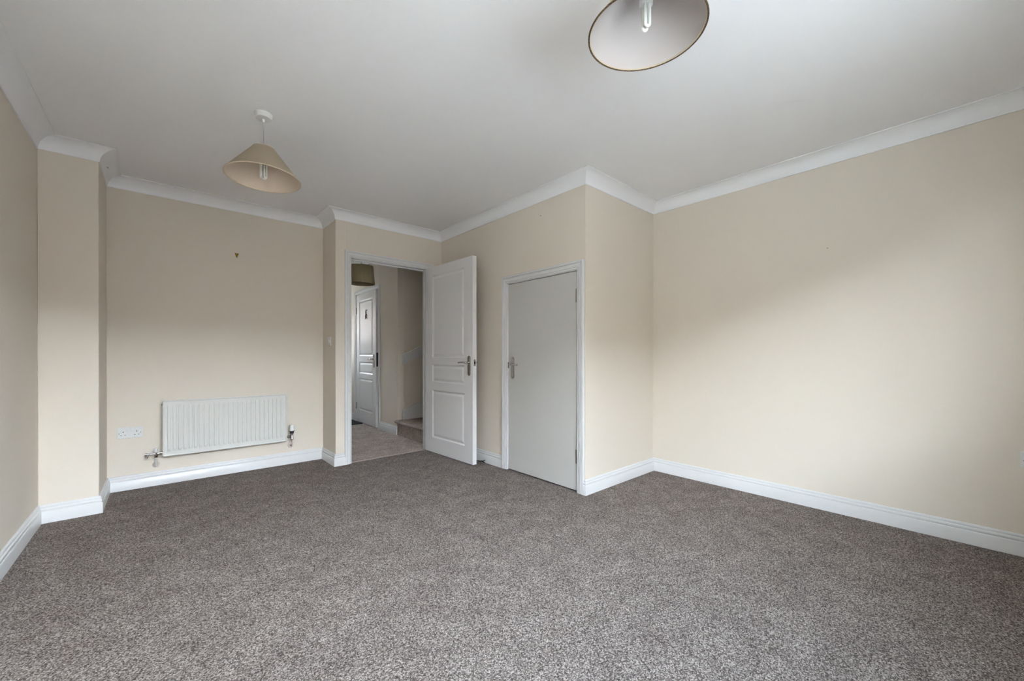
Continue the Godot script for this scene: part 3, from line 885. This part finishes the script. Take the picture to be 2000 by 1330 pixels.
# coolie pendant: origin at the middle of the shade's rim; top is the height of the ceiling above it
func pendant(at: Vector3, tilt: Basis, label: String, lining: Material, trim: Material, bulb_drop: float, sticks: int) -> void:
	var L := base("pendant_lamp", at, label, "lamp", "coolie pendant lamps on the ceiling")
	var up := CEIL - at.y
	var R := 0.187
	var rt := 0.055
	var hh := 0.171
	var t := Transform3D(tilt, Vector3.ZERO)
	var m := Mb.new()
	m.lathe(PackedVector2Array([Vector2(0, up - 0.030), Vector2(0.012, up - 0.031), Vector2(0.040, up - 0.0265), Vector2(0.042, up - 0.022), Vector2(0.0455, up - 0.003), Vector2(0.046, up)]), Transform3D.IDENTITY, 40)
	m.lathe(PackedVector2Array([Vector2(0, up - 0.047), Vector2(0.006, up - 0.047), Vector2(0.0075, up - 0.030)]), Transform3D.IDENTITY, 16)
	put(m, "ceiling_rose", M.white_plastic, L)
	m = Mb.new()
	m.tube([Vector3(0, up - 0.046, 0), Vector3(0.0008, up * 0.6 + 0.08, 0.0005), Vector3(0, hh + 0.02, 0)], 0.0019, 8)
	put(m, "flex", M.flex, L)
	m = Mb.new()
	m.lathe(PackedVector2Array([Vector2(0.0, hh + 0.024), Vector2(0.008, hh + 0.022), Vector2(0.0165, hh + 0.004), Vector2(0.0165, hh - 0.012), Vector2(0.0195, hh - 0.014), Vector2(0.0195, hh - 0.034), Vector2(0, hh - 0.034)]), Transform3D.IDENTITY, 24, -1.0)
	put(m, "lamp_holder", M.white_plastic, L)
	# shade: cloth outside, lining inside, wire ring and spider
	m = Mb.new()
	m.lathe(PackedVector2Array([Vector2(R, 0.0), Vector2(rt, hh)]), t, 72)
	var sh := put(m, "shade", M.shade_outer, L)
	m = Mb.new()
	m.lathe(PackedVector2Array([Vector2(R - 0.0025, 0.0005), Vector2(rt - 0.002, hh - 0.0005)]), t, 72, -1.0)
	put(m, "lining", lining, sh)
	m = Mb.new()
	var ring := []
	var ring2 := []
	for k in 74:
		var a := TAU * k / 72.0
		ring.append(t * Vector3(cos(a) * (R - 0.001), 0.0, sin(a) * (R - 0.001)))
		ring2.append(t * Vector3(cos(a) * (rt - 0.001), hh, sin(a) * (rt - 0.001)))
	m.tube(ring, 0.0030, 8, false)
	put(m, "rim_trim", trim, sh)
	m = Mb.new()
	var ring3 := []
	for q in ring: ring3.append(q * 0.9835 + t.basis.y * 0.0018)
	m.tube(ring3, 0.0024, 8, false)
	put(m, "inner_binding", M.piping, sh)
	m = Mb.new()
	m.tube(ring2, 0.0022, 8, false)
	put(m, "top_trim", M.piping, sh)
	m = Mb.new()
	for k in 3:
		var a := TAU * k / 3.0 + 0.5
		m.tube([Vector3(cos(a) * 0.021, hh - 0.013, sin(a) * 0.021), t * Vector3(cos(a) * (rt - 0.002), hh - 0.001, sin(a) * (rt - 0.002))], 0.0016, 6)
	m.lathe(PackedVector2Array([Vector2(0.0195, hh - 0.015), Vector2(0.0235, hh - 0.015), Vector2(0.0235, hh - 0.012), Vector2(0.0195, hh - 0.012)]), Transform3D.IDENTITY, 24, 1.0)
	put(m, "shade_carrier", M.white_plastic, sh)
	# compact fluorescent bulb: ballast and U tubes
	var tip := bulb_drop
	var b := Node3D.new()
	b.name = "bulb"
	L.add_child(b, true)
	m = Mb.new()
	var bt := tip + 0.078
	m.lathe(PackedVector2Array([Vector2(0, hh - 0.03), Vector2(0.0130, hh - 0.03), Vector2(0.0135, minf(bt + 0.040, hh - 0.035)), Vector2(0.0215, bt + 0.026), Vector2(0.0215, bt + 0.004), Vector2(0.019, bt - 0.001), Vector2(0, bt - 0.001)]), Transform3D.IDENTITY, 28, -1.0)
	put(m, "ballast", M.white_plastic, b)
	for k in sticks:
		m = Mb.new()
		var a := TAU * k / sticks + (0.95 if sticks == 3 else -0.97)
		var c := Vector3(cos(a), 0, sin(a)) * (0.0125 if sticks == 3 else 0.0095)
		var d := Vector3(-sin(a), 0, cos(a)) * 0.0072
		var pts := [c - d + Vector3(0, bt, 0), c - d + Vector3(0, tip + 0.0125, 0)]
		for q in range(1, 8):
			var g := PI * q / 8.0
			pts.append(c - d * cos(g) + Vector3(0, tip + 0.0125 - sin(g) * 0.0072, 0))
		pts.append(c + d + Vector3(0, tip + 0.0125, 0))
		pts.append(c + d + Vector3(0, bt, 0))
		m.tube(pts, 0.0052, 12)
		put(m, "bulb_tube", M.tube, b)

func build_lamps() -> void:
	pendant(Vector3(0.435, 2.053, -2.64), Basis(Vector3(1, -0.0185, 0).normalized(), Vector3(0.0185, 1, -0.032).normalized(), Vector3(0, 0.032, 1).normalized()), "tan coolie-shaded pendant lamp nearer the radiator wall, whole in view", M.shade_lining, M.piping, -0.002, 3)
	pendant(Vector3(1.200, 2.116, -0.698), Basis(Vector3(1, 0.033, 0).normalized(), Vector3(-0.033, 1, 0.024).normalized(), Vector3(0, -0.024, 1).normalized()), "near coolie pendant lamp with brown worn rim, cut by the photo's top edge", M.shade_lining_white, M.worn_trim, 0.010, 2)

func build_small() -> void:
	# picture hook on the back wall
	var h := base("picture_hook", Vector3(0.506, 1.945, ZB), "small brass picture hook on the back wall above the radiator", "hook")
	var m := Mb.new()
	m.sweep(PackedVector2Array([Vector2(-0.004, -0.018), Vector2(0.004, -0.018), Vector2(0.008, -0.004), Vector2(0.015, 0.016), Vector2(0.006, 0.019), Vector2(0, 0.010), Vector2(-0.006, 0.019), Vector2(-0.015, 0.016), Vector2(-0.008, -0.004)]), Vector3.ZERO, Vector3(0, 0, 1), Vector3(1, 0, 0), Vector3.UP, 0.003)
	put(m, "hook_plate", M.brass, h)
	m = Mb.new()
	m.tube([Vector3(0, -0.012, 0.003), Vector3(0, -0.020, 0.008), Vector3(0, -0.018, 0.014), Vector3(0, -0.008, 0.015)], 0.0028, 8)
	put(m, "hook_arm", M.brass, h)
	m = Mb.new()
	for s in [-0.0085, 0.0085]:
		m.tube([Vector3(s, 0.010, 0.003), Vector3(s, 0.014, 0.010)], 0.002, 8)
	put(m, "pin", M.black, h)
	# nails
	for q in [[Vector3(X3, 1.771, -0.608), Vector3(-1, 0, 0), "tiny nail in the long right wall"], [Vector3(X2, 2.216, -2.348), Vector3(-1, 0, 0), "tiny nail high on the wall above the cupboard door"], [Vector3(XC + 0.028, 2.362, -3.97), Vector3(1, -0.7, 0), "tiny nail head in the coving beside the corner pillar"]]:
		m = Mb.new()
		var d: Vector3 = q[1].normalized()
		m.tube([Vector3.ZERO, d * 0.010], 0.0014, 8)
		m.tube([d * 0.010, d * 0.0116], 0.0034, 10)
		var o := put(m, "nail", M.steel)
		o.position = q[0] - d * 0.002
		tag(o, q[2], "nail")
	# forked black cable stub by the skirting behind the open door
	m = Mb.new()
	m.tube([Vector3(0, 0, 0), Vector3(0.004, 0.003, 0.03), Vector3(0.001, 0.010, 0.058)], 0.0055, 10)
	m.tube([Vector3(0.001, 0.010, 0.055), Vector3(-0.002, 0.016, 0.085), Vector3(0.0, 0.030, 0.108)], 0.0042, 10)
	m.tube([Vector3(0.001, 0.010, 0.055), Vector3(-0.006, 0.009, 0.085), Vector3(-0.008, 0.005, 0.112)], 0.0042, 10)
	var c := put(m, "cable_stub", M.black)
	c.position = Vector3(2.338, 0.0065, -3.175)
	tag(c, "short black forked cable stub on the carpet behind the open door", "cable")
	# dark metal ornament on the hall door: a small loop figure of wire
	m = Mb.new()
	var tilt := 0.038
	for seg in [[[-0.030, 0.055], [-0.018, 0.062], [0.004, 0.060], [0.012, 0.052], [0.012, 0.006], [0.004, 0.0], [-0.018, 0.004]], [[0.012, 0.03], [-0.008, 0.032]]]:
		var pts := []
		for q in seg: pts.append(Vector3(0.005, q[1], q[0] * 1.6))
		m.tube(pts, 0.0042, 6)
	var loop := []
	for k in 15:
		var a := TAU * k / 14.0
		loop.append(Vector3(0.005, -0.028 + sin(a) * 0.024, cos(a) * 0.030))
	m.tube(loop, 0.0042, 6, false)
	m.tube([Vector3(0.005, -0.048, -0.02), Vector3(0.005, -0.068, -0.045)], 0.0042, 6)
	m.tube([Vector3(0.005, -0.048, 0.02), Vector3(0.005, -0.066, 0.035)], 0.0042, 6)
	var orn := put(m, "door_ornament", M.black)
	orn.transform = Transform3D(Basis(Vector3(-1, 0, 0), Vector3.UP, Vector3(0, 0, -1)).rotated(Vector3.UP, -0.038), Vector3(2.307, 1.665, -5.965))
	tag(orn, "small dark wire figure fixed high on the hall door", "ornament")

func build_outside() -> void:
	# paving and a fence across the garden, behind the camera; a path before the front door
	var g := boxes([[Vector3(-40, -0.4, -45), Vector3(45, -0.2, 40)]])
	struct(g, "ground", M.paving, "pale paving outside the house", "ground")
	var house := base("house", Vector3(0, -0.2, 6.0), "neighbouring brick house behind the camera", "house", "", "structure")
	put(boxes([[Vector3(-22, 0, 0), Vector3(-1.8, 4.1, 7)]]), "wall", M.brick, house)
	var m := Mb.new()
	m.sweep(PackedVector2Array([Vector2(-0.2, 4.1), Vector2(3.5, 4.9), Vector2(7.2, 4.1)]), Vector3(-22.2, 0, 0), Vector3(1, 0, 0), Vector3(0, 0, 1), Vector3.UP, 20.6)
	put(m, "roof", M.slate, house)
	var garage := base("garage", Vector3(0, -0.2, 6.0), "flat-roofed brick garage behind the camera", "garage", "", "structure")
	put(boxes([[Vector3(-1.6, 0, 0), Vector3(22, 2.9, 6)]]), "wall", M.brick, garage)
	put(boxes([[Vector3(-1.7, 2.9, -0.1), Vector3(22.1, 3.05, 6.1), 0.02]]), "roof", M.slate, garage)
	var street := base("terrace", Vector3(0, -0.2, -17.0), "brick terrace across the street from the front door", "house", "", "structure")
	put(boxes([[Vector3(-25, 0, -6), Vector3(30, 4.4, 0)]]), "wall", M.brick, street)
	put(boxes([[Vector3(-25.3, 4.4, -6.3), Vector3(30.3, 4.7, 0.3), 0.03]]), "roof", M.slate, street)
